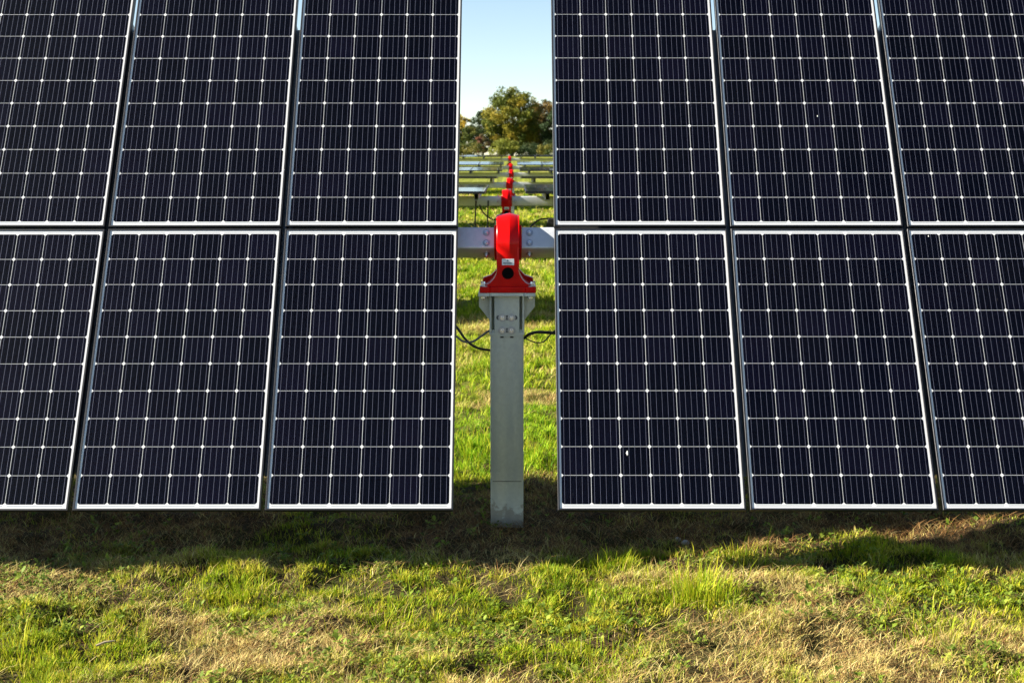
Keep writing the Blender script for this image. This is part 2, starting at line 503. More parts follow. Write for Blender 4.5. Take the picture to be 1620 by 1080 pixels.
for i in range(6):
    for j in range(10): mb.prism(cell_outline((i - 2.5) * CP, (j - 4.5) * CP), -.00426, -.00414, 'z')
ME_CELLS = mb.mesh('cell_sheet', M['cell'])
mb = MB()
for i in range(6):
    for k in range(5):
        x = (i - 2.5) * CP + (k - 2) * CWX / 5
        mb.box(x - .00055, x + .00055, -5 * CP + .001, 5 * CP - .001, -.00410, -.00404)
ME_WIRES = mb.mesh('busbar_wires', M['wire'])
mb = MB()
for s in (-1, 1):
    for q in range(3):
        x0 = (q - 1.5) * 2 * CP + .012; x1 = (q - .5) * 2 * CP - .012
        yc = s * (5 * CP + .0075)
        mb.box(x0, x1, yc - .0017, yc + .0017, -.00425, -.00418)
ME_RIBBON = mb.mesh('collector_ribbon', M['ribbon'])
mb = MB(); mb.box(-.055, .055, .62, .70, -.026, -.0068); mb.tube([(-.03, .63, -.02), (-.05, .5, -.03), (-.2, .35, -.032), (-.4, .3, -.034)], .003, 6); mb.tube([(.03, .63, -.02), (.05, .5, -.03), (.2, .35, -.032), (.4, .3, -.034)], .003, 6)
ME_JBOX = mb.mesh('junction_box', M['rubber'])

def make_panel(label, detailed, group=None):
    p = thing('solar_panel', label, 'solar panel', group=group)
    obj('frame', ME_FRAME, p); obj('backsheet', ME_BACK, p)
    if detailed:
        for i in range(6):
            for j in range(10):
                c_ = obj('cell', ME_CELL, p)
                c_.location = ((i - 2.5) * CP, (j - 4.5) * CP, -.0042)
    else:
        tag(obj('cell_sheet', ME_CELLS, p), kind='stuff')
    tag(obj('busbar_wires', ME_WIRES, p), kind='stuff')
    tag(obj('collector_ribbon', ME_RIBBON, p), kind='stuff')
    obj('junction_box', ME_JBOX, p)
    obj('glass', ME_GLASS, p)
    return p

# ------------------------------------------------------------------ tracker row
AX_O = 0.20                         # panel face to tube axis
TUBE = 0.070                        # half width of the square tube
XL, XR = -0.312, 0.243              # inner edges of the two tables
AXIS = Vector((0, 7.4143, 1.708))
RAIL_PROF = [(-.045, .095), (-.045, .092), (-.028, .092), (-.028, 0), (.028, 0), (.028, .092), (.045, .092), (.045, .095), (.025, .095), (.025, .003), (-.025, .003), (-.025, .095)]
mb = MB(); mb.prism(RAIL_PROF, -1.44, 1.44, 'y')
ME_RAIL = mb.mesh('module_rail', M['rail'])
mb = MB()
mb.cyl(.0215, 0, .003, 20); ME_WASHER = mb.mesh('washer', M['washer'], 40)
mb = MB(); mb.cyl(.0125, .003, .013, 6); mb.cyl(.007, .013, .021, 12, r2=.006); ME_BOLT = mb.mesh('bolt', M['bolt'])

def put_bolt(parent, loc, rot=(0, 0, 0), sc=1.0):
    o = obj('bolt', ME_BOLT, parent); o.location = loc; o.rotation_euler = rot; o.scale = (sc,) * 3
    w = obj('washer', ME_WASHER, o)
    return o

BX = -0.024                         # bearing centre along the row
def beam(x0, x1):
    mb = MB()
    r_ = .012; t_ = TUBE
    poly = []
    for cx, cy, a0 in ((t_ - r_, t_ - r_, 0), (-t_ + r_, t_ - r_, 90), (-t_ + r_, -t_ + r_, 180), (t_ - r_, -t_ + r_, 270)):
        for k in range(4):
            a = R(a0 + 30 * k); poly.append((cx + r_ * math.cos(a), cy + r_ * math.sin(a)))
    mb.prism(poly, x0, x1, 'x')
    return mb

def row_rail_x(nl, nr):
    xs = []
    for i in range(nl + 1):
        e = XL - i * PITCH_X + (PITCH_X - PW) / 2
        xs.append(e if i else XL - .12)
    for i in range(nr + 1):
        e = XR + i * PITCH_X - (PITCH_X - PW) / 2
        xs.append(e if i else XR + .30)
    return xs

def make_tracker_frame(loc, tilt, nl, nr, label, group=None):
    fr_ = thing('tracker_frame', label, 'tracker frame', loc, (tilt, 0, 0), group)
    beam(XL - nl * PITCH_X - .2, BX - .082).build('torque_tube', M['tube'], fr_, 40)
    beam(BX + .082, XR + nr * PITCH_X + .2).build('torque_tube', M['tube'], fr_, 40)
    for x in row_rail_x(nl, nr):
        o = obj('module_rail', ME_RAIL, fr_); o.location = (x, 0, TUBE + .0005)
    for s in (-1, 1):
        x = BX + s * .126
        for yy in (.031, -.035):
            put_bolt(fr_, (x, yy, TUBE))
        put_bolt(fr_, (x, -TUBE, -.002), (R(90), 0, 0))
    return fr_

T_FRONT = R(60.48)
front_frame = make_tracker_frame(AXIS, T_FRONT, 11, 6, 'galvanised square tube with rails behind the tilted front panels')

def panel_loc(loc, tilt, side, col, up):
    """centre of a panel: side -1/+1, col 0.. from the gap, up = +1 upper / -1 lower"""
    x = (XL - PW / 2 - col * PITCH_X) if side < 0 else (XR + PW / 2 + col * PITCH_X)
    q = Euler((tilt, 0, 0)).to_matrix() @ Vector((x, up * (PL + GAP_Y) / 2, AX_O))
    return Vector(loc) + q

names = {(-1, 0): 'directly left of the gap with the red bearing', (-1, 1): 'second from the gap on its left side', (-1, 2): 'cut off by the left edge of the picture',
         (1, 0): 'directly right of the gap with the red bearing', (1, 1): 'second from the gap on its right side', (1, 2): 'cut off by the right edge of the picture'}
hero = make_panel('x', True)
plain = make_panel('x', False)
hero_used = plain_used = False
for side, ncol in ((-1, 11), (1, 6)):
    for col_ in range(ncol):
        for up in (-1, 1):
            if col_ < 3:
                p = copy_tree(hero) if hero_used else hero; hero_used = True
                p['label'] = ('upper' if up > 0 else 'lower') + ' tilted solar panel ' + names[(side, col_)]
                p['group'] = 'tilted panels of the front row'
            else:
                p = copy_tree(plain) if plain_used else plain; plain_used = True
                p['label'] = 'tilted solar panel of the front row beyond the %s picture edge' % ('left' if side < 0 else 'right')
                p['group'] = 'front row panels beyond the %s picture edge' % ('left' if side < 0 else 'right')
            p.location = panel_loc(AXIS, T_FRONT, side, col_, up)
            p.location += Vector((rng.normal(0, .0012), rng.normal(0, .0006), rng.normal(0, .0008)))
            p.rotation_euler = (T_FRONT + R(rng.normal(0, .05)), R(rng.normal(0, .05)), R(rng.normal(0, .03)))

# ------------------------------------------------------------------ red bearing housing
def make_bearing(label, group=None):
    br = thing('bearing_housing', label, 'bearing', (AXIS.x + BX, AXIS.y, AXIS.z), group=group)
    mb = MB()
    prof = [(-.050, .102), (-.060, .150), (-.0655, .155), (-.0655, .160), (-.061, .1635), (.010, .1755), (.052, .1655), (.057, .1625), (.0655, .1625), (.0655, .154), (.060, .150), (.050, .102)]
    mb.lathe(prof, 64, close=True)
    mb.build('ring', M['red'], br, 22)
    # the rim runs straight down from the ring into the flat front plate
    px = [(-.0654, .160), (-.061, .1635), (.010, .1755), (.052, .1655), (.057, .1625), (.0654, .1625)]
    rows = [(0.0, 1.0), (-.045, 1.0), (-.080, 0.0), (-.112, 0.0)]
    vs_ = []
    for zz, k in rows:
        for x, r_ in px: vs_.append((x, -(r_ * k + .168 * (1 - k)), zz))
    nb = len(vs_)
    for zz, k in rows:
        vs_ += [(px[0][0], -.06, zz), (px[-1][0], -.06, zz)]
    fs_ = []
    m_ = len(px)
    for a in range(3):
        for i in range(m_ - 1): fs_.append((a * m_ + i, a * m_ + i + 1, (a + 1) * m_ + i + 1, (a + 1) * m_ + i))
        fs_.append((a * m_, (a + 1) * m_, nb + (a + 1) * 2, nb + a * 2))
        fs_.append((a * m_ + m_ - 1, nb + a * 2 + 1, nb + (a + 1) * 2 + 1, (a + 1) * m_ + m_ - 1))
        fs_.append((nb + a * 2, nb + a * 2 + 1, nb + a * 2 + 3, nb + a * 2 + 2))
    fs_.append(list(range(m_)) + [nb + 1, nb]); fs_.append([3 * m_ + i for i in range(m_)] + [nb + 7, nb + 6])
    mb = MB(); mb.add(vs_, fs_); mb.build('front_cover', M['red'], br, 22)
    # pedestal below the ring, flared to the feet
    half = [(.0640, -.095), (.0640, -.105), (.0625, -.130), (.0635, -.152), (.069, -.175), (.077, -.192), (.090, -.209), (.106, -.224), (.128, -.236), (.128, -.2440)]
    poly = [(x, z) for x, z in half] + [(-x, z) for x, z in reversed(half)]
    mb = MB(); mb.prism(poly, -.1672, .120, 'y')
    mb.build('pedestal', M['red'], br, 30, bevel=.007)
    rear = [(.055, -.15), (.10, -.196), (.150, -.213), (.150, -.2445)]
    poly = [(x, z) for x, z in rear] + [(-x, z) for x, z in reversed(rear)]
    mb = MB(); mb.prism(poly, .05, .125, 'y')
    mb.build('rear_rib', M['red'], br, 30, bevel=.004)
    fl = [(-.164, -.184), (-.108, -.184), (-.098, -.173), (.098, -.173), (.108, -.184), (.164, -.184), (.164, .160), (-.164, .160)]
    mb = MB(); mb.prism(fl, -.2797, -.2435, 'z')
    # thin the plate: feet are thicker than the web between them
    mb.build('base_flange', M['red'], br, 30, bevel=.006)
    for s in (-1, 1):
        mb = MB(); h = .079
        rot = Matrix.Rotation(T_FRONT, 4, 'X')
        mb.box(min(s * .064, s * .081), max(s * .064, s * .081), -h, h, -h, h, rot)
        mb.build('sleeve', M['red'], br, bevel=.006)
    for s in (-1, 1):
        for yy, hh in ((-.150, 0), (.128, .012)):
            put_bolt(br, (s * .138, yy, -.2434 + (0 if yy < 0 else .0)), (0, 0, R(17 * s)), 1.25)
    # round hole in the front face, its inner dark painted as a black disc
    mb = MB(); rotx = Matrix.Rotation(R(90), 4, 'X')
    mb.cyl(.0345, .1667, .1690, 32, rotx, r2=.0335)
    hole_dark = mb.build('hole_disc', M['hole_dark'], br, 30); hole_dark.location = (0, 0, -.166)
    mb = MB(); mb.lathe([(-.1705, .0345), (-.1705, .0375), (-.1660, .0390), (-.1660, .0345)], 36, Matrix.Rotation(R(90), 4, 'Z') @ Matrix.Scale(1, 4), close=True)
    rim = mb.build('hole_rim', M['red'], br, 30); rim.location = (0, 0, -.166)
    mb = MB(); mb.box(-.035, .035, -.1696, -.1683, -.0185, .0185)
    pl = mb.build('sticker', M['plate'], br); pl.location = (.001, 0, -.1005)
    mb = MB()
    y0, y1 = -.1703, -.1697
    mb.prism([(-.008, .004), (.004, .004), (-.002, .014)], y0, y1, 'y')
    x = -.027
    for w_ in (.004, .006, .003, .006, .005, .004, .006, .003):
        mb.box(x, x + w_, y0, y1, -.010, -.003); x += w_ + .002
    x = -.020
    for w_ in (.007, .004, .009, .006, .005):
        mb.box(x, x + w_, y0, y1, -.0148, -.0125); x += w_ + .002
    mb.build('print', M['ink'], pl)
    return br
bearing = make_bearing('glossy red bearing housing with white sticker in the centre foreground', 'red bearings in a line')

# ------------------------------------------------------------------ galvanised post with its head bracket
def make_post(label, group=None):
    ps = thing('support_post', label, 'post', (AXIS.x + BX - .006, AXIS.y, 0.0), group=group)
    H = AXIS.z
    W = .0985; F = -.098
    th = .008
    prof = [(-W, .10), (-W, F + .012), (-W + .003, F + .003), (-W + .012, F), (-.040, F), (-.012, F + .004), (.012, F + .004), (.040, F), (W - .012, F), (W - .003, F + .003), (W, F + .012), (W, .10),
            (W - th, .10), (W - th, F + .016), (W - .014, F + th), (.040, F + th), (.012, F + .004 + th), (-.012, F + .004 + th), (-.040, F + th), (-W + .014, F + th), (-W + th, F + .016), (-W + th, .10)]
    mb = MB(); mb.prism(prof, -.35, H - .505, 'z')
    mb.build('post_beam', M['galv'], ps, 25)
    mb = MB(); mb.box(-W + .012, W - .012, F - .0006, F + .001, H - 1.4215, H - 1.4180)
    mb.build('mark_line', M['mark_notch'], ps)
    # bracket: front plate with two long slots, rounded lower edge
    f0, f1 = F - .010, F - .001
    mb = MB()
    mb.box(-.074, .074, f0, f1, H - .520, H - .301)
    mb.build('bracket_plate', M['galv'], ps, 30, bevel=.002)
    mb = MB(); mb.box(-.0895, .0895, .02, .028, H - .5200, H - .301); mb.build('bracket_back', M['galv'], ps)
    n = 10
    low = [(-.103 + .206 * k / n, H - .532 - .011 * math.sin(math.pi * k / n)) for k in range(n + 1)]
    mb = MB(); mb.prism([(.103, H - .5202), (-.103, H - .5202)] + low, f0, f1, 'y')
    mb.build('bracket_foot', M['galv'], ps, 30)
    for s in (-1, 1):
        mb = MB(); mb.box(min(s * .090, s * .103), max(s * .090, s * .103), f0, .09, H - .5200, H - .301)
        mb.build('bracket_side', M['galv'], ps, bevel=.003)
        poly = [(s * .1035, H - .3005), (s * .165, H - .3005), (s * .165, H - .372), (s * .1035, H - .452)]
        mb = MB(); mb.prism(poly, -.060, -.050, 'y')
        mb.build('gusset', M['galv'], ps, bevel=.0015)
        mb = MB(); mb.prism(poly, .050, .060, 'y')
        mb.build('gusset', M['galv'], ps, bevel=.0015)
        put_bolt(ps, (s * .136, -.130, H - .301), (R(180), 0, 0), 1.2)
    fl = [(-.166, -.180), (-.106, -.180), (-.094, -.166), (.094, -.166), (.106, -.180), (.166, -.180), (.166, .160), (-.166, .160)]
    mb = MB(); mb.prism(fl, H - .3005, H - .2802, 'z')
    mb.build('head_plate', M['galv'], ps, bevel=.002)
    rx = (R(90), 0, 0)
    for zz, hw in ((-.432, .062), (-.507, .048)):
        mb = MB(); pts = []
        for k in range(20):
            a = 2 * math.pi * k / 20
            pts.append((math.cos(a) * .014 + (hw - .014) * (1 if math.cos(a) >= 0 else -1), math.sin(a) * .014 + zz + H))
        mb.prism(pts, f0 - .003, f0 + .002, 'y')
        mb.build('slot_dark_oval', M['slot'], ps, 30)  # dark oval plate painted as the shaded inside of a slotted hole
        for s in (-1, 1):
            put_bolt(ps, (s * .027, f0 - .003, zz + H), rx, 1.1)
            if zz < -.5:
                mb = MB(); mb.box(s * .029 - .010, s * .029 + .010, F - .0012, F + .003, H - .5535, H - .5445); mb.build('notch_dark', M['mark_notch'], ps)  # dark box standing in for the shade in a notch
    return ps
post = make_post('galvanised steel post with bolted bracket under the nearest red bearing', 'posts under the red bearings')

# ------------------------------------------------------------------ rows behind, lying flat
ROWS = [(-.056, 18.714, -.098, 0.5), (-.036, 30.014, -.066, -1.0), (.003, 41.314, .070, 1.4), (-.029, 52.614, .251, 2.0), (-.088, 63.914, .610, 1.6)]
ORD = ['second', 'third', 'fourth', 'fifth', 'sixth']
for k, (dx, y, dz, tl_) in enumerate(ROWS):
    loc = Vector((dx, y, AXIS.z + dz)); tilt = R(tl_)
    nl, nr = (7, 6) if k < 2 else (9, 9)
    o = ORD[k]
    make_tracker_frame(loc, tilt, nl, nr, 'galvanised square tube with rails carried by the %s red bearing' % o, 'square tubes of the rows behind')
    bb = copy_tree(bearing); bb['label'] = 'small red bearing, %s in the line from the front' % o
    bb.location = (loc.x + BX, loc.y, loc.z)
    for ch in bb.children:
        if ch.name.startswith('sleeve'): ch.rotation_euler = (tilt - T_FRONT, 0, 0)
    pp = copy_tree(post); pp['label'] = 'galvanised post under the %s red bearing from the front' % o
    pp.location = (loc.x + BX - .006, loc.y, dz)
    for side, ncol in ((-1, nl), (1, nr)):
        sd = 'left' if side < 0 else 'right'
        for col_ in range(ncol):
            for up in (-1, 1):
                p = copy_tree(plain)
                if col_ == 0:
                    p['label'] = '%s flat solar panel next to the %s red bearing on its %s' % ('nearer' if up < 0 else 'farther', o, sd)
                    p['group'] = 'flat panels beside the bearings'
                else:
                    p['label'] = 'flat solar panel in the table %s of the %s red bearing' % (sd, o)
                    p['group'] = 'flat panels %s of the %s bearing' % (sd, o)
                p.location = panel_loc(loc, tilt, side, col_, up)
                p.rotation_euler = (tilt + R(rng.normal(0, .15)), R(rng.normal(0, .1)), 0)

# ------------------------------------------------------------------ cables
def cable(name, label, pts, rad, mat, cat='cable'):
    mb = MB(); mb.tube(catmull(pts, 8), rad, 8)
    return tag(mb.build(name, mat, None, 50), label, cat)
cable('black_cable', 'thick black cable sagging from the left panel to the post', [(-.62, 7.50, 1.34), (-.42, 7.47, 1.29), (-.335, 7.45, 1.205), (-.275, 7.44, 1.125), (-.21, 7.44, 1.078), (-.135, 7.45, 1.062), (-.115, 7.47, 1.06), (-.06, 7.49, 1.05)], .0075, M['cable'])
cable('grey_cable', 'thin grey cable looping up to the left side of the bracket', [(-.55, 7.46, 1.30), (-.40, 7.44, 1.20), (-.335, 7.43, 1.150), (-.29, 7.425, 1.118), (-.235, 7.42, 1.118), (-.185, 7.42, 1.150), (-.145, 7.42, 1.178), (-.10, 7.44, 1.19)], .0065, M['grey_cable'])
cable('black_cable', 'thick black cable running from the post to the right panel', [(.02, 7.47, 1.13), (.07, 7.45, 1.135), (.10, 7.44, 1.158), (.15, 7.44, 1.172), (.21, 7.44, 1.170), (.28, 7.45, 1.166), (.45, 7.46, 1.18), (.7, 7.48, 1.26)], .0095, M['cable'])
cable('thin_black_cable', 'thin black wire hanging in a loop right of the post', [(.07, 7.43, 1.145), (.10, 7.42, 1.128), (.145, 7.42, 1.112), (.19, 7.42, 1.118), (.225, 7.425, 1.155), (.262, 7.43, 1.186), (.33, 7.44, 1.22), (.5, 7.45, 1.28)], .004, M['cable'])
y2 = 18.7
cable('hanging_cable', 'black cable hanging in a long loop left of the second bearing', [(-.53, y2 - .09, 1.62), (-.545, y2 - .1, 1.3), (-.53, y2 - .1, 1.0), (-.50, y2 - .1, .86), (-.43, y2 - .1, .82), (-.38, y2 - .1, .88), (-.355, y2 - .1, 1.05), (-.36, y2 - .1, 1.3), (-.35, y2 - .09, 1.62)], .012, M['cable'])
cable('hanging_cable', 'black cable slung in a slack curve left of the second bearing', [(-.48, y2 - .1, 1.56), (-.42, y2 - .1, 1.44), (-.3, y2 - .1, 1.35), (-.15, y2 - .05, 1.33), (-.10, y2, 1.34)], .010, M['cable'])
cable('hanging_cable', 'black cable arching out of the grass right of the second bearing', [(.19, y2 - .3, .75), (.21, y2 - .3, 1.08), (.28, y2 - .28, 1.25), (.40, y2 - .25, 1.345), (.52, y2 - .2, 1.36), (.62, y2 - .2, 1.36)], .013, M['cable'])
bx_ = thing('cable_box', 'small black box under the panels right of the second bearing', 'box', (.62, y2 - .2, 1.27))
mb = MB(); mb.box(-.10, .10, -.07, .07, -.10, .09); mb.build('box_body', M['rubber'], bx_, bevel=.012)
mb = MB(); mb.box(-.115, .115, -.085, -.0705, -.03, .03); mb.build('lid_band', M['rubber'], bx_, bevel=.004)

# ------------------------------------------------------------------ marks on the panels
def on_panel(x, v):
    """a point on the front table face: x along the row, v up the slope from the tube"""
    return AXIS + Euler((T_FRONT, 0, 0)).to_matrix() @ Vector((x, v, AX_O - .0012))
def splat(label, x, v, s, seed):
    rr = random.Random(seed)
    mb = MB(); n = 14; vs_ = [(0, 0, .0022)]
    for k in range(n):
        a = 2 * math.pi * k / n; q = s * rr.uniform(.55, 1.1)
        vs_.append((q * .55 * math.cos(a), q * 1.15 * math.sin(a), .0002))
    mb.add(vs_, [(0, 1 + k, 1 + (k + 1) % n) for k in range(n)])
    o = mb.build('bird_dropping', M['dropping'], None, 80)
    o.location = on_panel(x, v); o.rotation_euler = (T_FRONT, 0, 0)
    tag(o, label, 'dropping', 'specks on the panels')
splat('white bird dropping low on the panel right of the gap', XR + .375, -1.345, .013, 3)
splat('tiny pale speck on the upper panel second right of the gap', XR + PITCH_X + .565, .74, .0055, 5)
splat('tiny pale speck high on the lower panel at the right edge', XR + 2 * PITCH_X + .115, -.055, .006, 9)

# ------------------------------------------------------------------ stones and stick
def stone(label, x, y, s, seed):
    rr = random.Random(seed)
    import bmesh
    bm = bmesh.new(); bmesh.ops.create_icosphere(bm, subdivisions=2, radius=1)
    for v in bm.verts:
        k = 1 + .22 * (rr.random() - .5)
        v.co = Vector((v.co.x * s * 1.25 * k, v.co.y * s * .9 * k, v.co.z * s * .65 * k))
    me = bpy.data.meshes.new('stone'); bm.to_mesh(me); bm.free(); me.materials.append(M['stone'])
    for p in me.polygons: p.use_smooth = True
    o = obj('stone', me); o.location = (x, y, float(ground_z(x, y)) + s * .42); o.rotation_euler = (0, 0, rr.random() * 6)
    tag(o, label, 'stone')
stone('larger pale stone in the shade right of the post', 1.005, 7.04, .024, 1)
stone('smaller pale stone behind the larger one in the shade', .975, 7.13, .019, 2)
mb = MB(); mb.tube([(0, 0, 0), (.035, .012, .012), (.075, .03, .012)], [.005, .006, .003], 7)
st_ = mb.build('dry_stick', M['stick'], None, 50); st_.location = (-1.86, 5.36, float(ground_z(-1.8, 5.36)) + .05)
tag(st_, 'short dry stick lying in the grass at lower left', 'stick')

# ------------------------------------------------------------------ grass
def blade_mesh(name, mat, x, y, L, W, lean, az, col, z=None):
    n = len(x)
    if z is None: z = ground_z(x, y)
    dx, dy = np.cos(az), np.sin(az)
    fa = az + math.pi / 2 + rng.normal(0, .6, n)
    sx, sy = np.cos(fa), np.sin(fa)
    lean = np.clip(lean, 0, .97)
    hz = np.sqrt(1 - lean ** 2)
    co = np.zeros((n, 5, 3))
    bz = z - .006
    for i, (t_, lt, ht, w_) in enumerate(((0, 0, 0, .5), (0, 0, 0, -.5), (.55, .38, .62, .42), (.55, .38, .62, -.42), (1, 1, 1, 0))):
        co[:, i, 0] = x + dx * L * lean * lt + sx * W * w_
        co[:, i, 1] = y + dy * L * lean * lt + sy * W * w_
        co[:, i, 2] = bz + L * hz * ht
    b5 = (np.arange(n) * 5)[:, None]
    loops = (b5 + np.array([0, 1, 3, 2, 2, 3, 4])).ravel()
    starts = ((np.arange(n) * 7)[:, None] + np.array([0, 4])).ravel()
    totals = np.tile([4, 3], n)
    c5 = np.repeat(col[:, None, :], 5, 1)
    c5[:, 0:2] *= .8  # shade low in the turf put into the blade colour
    c5[:, 4] *= 1.12  # sunlit tops put into the tip colour
    return np_mesh(name, co.reshape(-1, 3), loops, starts, totals, mat, c5.reshape(-1, 3), smooth=False)

def scatter(x0, x1, y0, y1, dens, clump=.65, sd=.028):
    area = (x1 - x0) * (y1 - y0)
    n = int(area * dens)
    nc = max(1, int(n * clump / 34))
    cx = rng.uniform(x0, x1, nc); cy = rng.uniform(y0, y1, nc)
    m = int(n * clump)
    idx = rng.integers(0, nc, m)
    x = cx[idx] + rng.normal(0, sd, m); y = cy[idx] + rng.normal(0, sd, m)
    x = np.concatenate([x, rng.uniform(x0, x1, n - m)]); y = np.concatenate([y, rng.uniform(y0, y1, n - m)])
    ci = np.concatenate([idx, rng.integers(0, nc, n - m)])
    return x, y, ci, nc, cx, cy, m

def pick(pal, n, sd=.12):
    pal = np.array(pal)
    i = rng.integers(0, len(pal), n)
    c = pal[i] * (1 + rng.normal(0, sd, (n, 1)))
    return np.clip(c, .005, .9)

GREEN = [(.180, .275, .008), (.240, .320, .010), (.320, .360, .014), (.420, .400, .026), (.130, .210, .008), (.470, .420, .045)]
STRAW = [(.56, .44, .15), (.66, .55, .23), (.50, .36, .13), (.60, .53, .16), (.42, .28, .10)]
BROWN = [(.26, .135, .045), (.36, .20, .075), (.19, .10, .035)]

def dryness(x, y):
    d = fbm(x * .9 + 5, y * 1.3, 21, 3) + .35 * (fbm(x * 3.2, y * 3.8, 31, 2) - .5)
    lush = .30 * np.exp(-(((x - .95) ** 2) / .07 + ((y - 6.05) ** 2) / .05)) + .22 * np.exp(-((y - 9.1) ** 2) / .5)
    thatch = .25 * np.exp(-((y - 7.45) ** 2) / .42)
    return d - lush + thatch - .07 * np.clip((y - 8.3) / .5, 0, 1)

zones = [  # x0 x1 y0 y1 density width length
    (-3.7, 3.7, 4.45, 6.9, 16000, .0040, .033),
    (-4.2, 4.2, 6.9, 8.5, 8000, .0040, .034),
    (-1.7, 1.7, 8.5, 12.0, 6500, .0050, .050),
    (-2.4, 2.4, 12.0, 20.0, 2200, .0080, .080),
    (-3.6, 3.6, 20.0, 34.0, 650, .0150, .095),
    (-6.0, 6.0, 34.0, 72.0, 150, .0330, .12)]
gx, gy, gL, gW, gl_, ga, gc = [], [], [], [], [], [], []
sx_, sy_, sL, sW, sl_, sa, sc_ = [], [], [], [], [], [], []
for x0, x1, y0, y1, dn, w_, l_ in zones:
    x, y, ci, nc, ccx, ccy, mcl = scatter(x0, x1, y0, y1, dn, .8, sd=.020 * (1 + .05 * y0))
    rad_az = np.arctan2(y - ccy[ci], x - ccx[ci]); incl = np.arange(len(x)) < mcl
    d = dryness(x, y)
    n = len(x)
    cg = rng.integers(0, len(GREEN), nc); cb = rng.lognormal(0, .16, nc)
    caz = rng.uniform(0, 2 * math.pi, nc); cl = rng.lognormal(0, .34, nc); cd = rng.normal(0, .085, nc)
    bare = fbm(x * 2.2 + 3, y * 2.6, 77, 2)
    keep = ~((bare < .32) & (rng.random(n) < .55))
    hol = fbm(x * 6.5, y * 7.0, 11, 2)
    keep &= rng.random(n) < np.clip((hol - .22) * 4.2, .22, 1)
    if y0 > 6.5 and y1 < 9: keep &= rng.random(n) < .62
    x, y, ci, d, rad_az, incl = x[keep], y[keep], ci[keep], d[keep], rad_az[keep], incl[keep]; n = len(x)
    dry = (d + cd[ci] + rng.normal(0, .06, n)) > .532
    az = np.where(incl, rad_az + rng.normal(0, .7, n), caz[ci] + rng.normal(0, .9, n))
    L = np.minimum(l_ * cl[ci] * rng.lognormal(0, .28, n) * (.75 + .7 * fbm(x * 3, y * 3, 55, 2)), l_ * 1.9)
    W = w_ * rng.lognormal(0, .22, n)
    le = np.clip(rng.beta(2.8, 1.7, n), .05, .96)
    gmask = ~dry
    m = gmask.sum()
    c = pick(GREEN, m)
    own = np.array(GREEN)[cg[ci[gmask]]] * (cb[ci[gmask]] * (1 + rng.normal(0, .08, m)))[:, None]
    c = np.where((rng.random(m) < .75)[:, None], own, c)
    fg = np.clip((y[gmask] - 8.3) / .6, 0, 1)[:, None] * np.clip((13 - y[gmask]) / 3, .35, 1)[:, None]
    c = c * (1 + fg * (np.array([.78, 1.14, .8]) - 1))
    yel = np.clip((d[gmask] - .40) / .18, 0, 1)[:, None] * .55
    c = c * (1 - yel) + np.array([.46, .42, .10]) * yel
    gx.append(x[gmask]); gy.append(y[gmask]); gL.append(L[gmask]); gW.append(W[gmask]); gl_.append(le[gmask]); ga.append(az[gmask]); gc.append(c)
    k = dry.sum()
    c = pick(STRAW, k)
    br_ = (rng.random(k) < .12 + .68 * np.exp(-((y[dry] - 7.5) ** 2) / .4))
    c[br_] = pick(BROWN, br_.sum())  # dry brown blades, browner under the row to deepen its cast shadow
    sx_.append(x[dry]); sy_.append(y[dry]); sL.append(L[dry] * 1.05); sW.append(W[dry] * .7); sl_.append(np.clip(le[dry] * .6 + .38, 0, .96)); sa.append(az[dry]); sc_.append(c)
# a few rank tufts of long bright grass
for (tx, ty, nn, sp, ll) in ((.93, 6.05, 700, .12, .10), (1.25, 6.62, 160, .08, .09), (.55, 6.55, 160, .08, .08), (-1.35, 6.15, 220, .10, .08), (-.62, 5.72, 200, .10, .08), (1.95, 5.6, 220, .12, .08), (-2.2, 5.35, 200, .11, .08), (.35, 5.25, 200, .12, .07), (1.9, 6.78, 160, .07, .08), (-.25, 9.3, 500, .3, .13), (.35, 9.2, 500, .3, .13)):
    x = rng.normal(tx, sp, nn); y = rng.normal(ty, sp, nn)
    gx.append(x); gy.append(y); gL.append(ll * rng.lognormal(0, .25, nn)); gW.append(.0040 * rng.lognormal(0, .2, nn)); gl_.append(np.clip(rng.beta(2, 2.6, nn), .05, .95))
    ga.append(np.arctan2(y - ty, x - tx) + rng.normal(0, .7, nn)); gc.append(pick(GREEN[:4], nn))
cat_ = np.concatenate
go = obj('grass', blade_mesh('grass', M['grass'], cat_(gx), cat_(gy), cat_(gL), cat_(gW), cat_(gl_), cat_(ga), cat_(gc)))
tag(go, 'short green and yellowish meadow grass covering the ground', 'grass', kind='stuff')
so = obj('dry_grass', blade_mesh('dry_grass', M['straw'], cat_(sx_), cat_(sy_), cat_(sL), cat_(sW), cat_(sl_), cat_(sa), cat_(sc_)))
tag(so, 'dry straw-coloured grass lying in patches on the ground', 'dry grass', kind='stuff')

# thatch: flat-lying cut stalks
def thatch(n, x0, x1, y0, y1):
    x = rng.uniform(x0, x1, n); y = rng.uniform(y0, y1, n)
    k = rng.random(n) < np.clip((dryness(x, y) - .40) * 5 + 1.3 * np.clip(.42 - fbm(x * 2.2 + 3, y * 2.6, 77, 2), 0, 1) * 6, .10, 1)
    return x[k], y[k]
tx_, ty_ = [], []
for a in ((38000, -3.7, 3.7, 4.5, 6.9), (46000, -4.2, 4.2, 6.8, 8.6), (7000, -1.7, 1.7, 8.5, 12)):
    x, y = thatch(*a); tx_.append(x); ty_.append(y)
x, y = cat_(tx_), cat_(ty_); n = len(x)
c = pick(STRAW + BROWN, n)
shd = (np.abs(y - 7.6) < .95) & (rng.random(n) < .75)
c[shd] = pick(BROWN, shd.sum(), .25)  # brown stalks whose colour also deepens the row's cast shadow band
tz = ground_z(x, y) + rng.uniform(.004, .030, n)
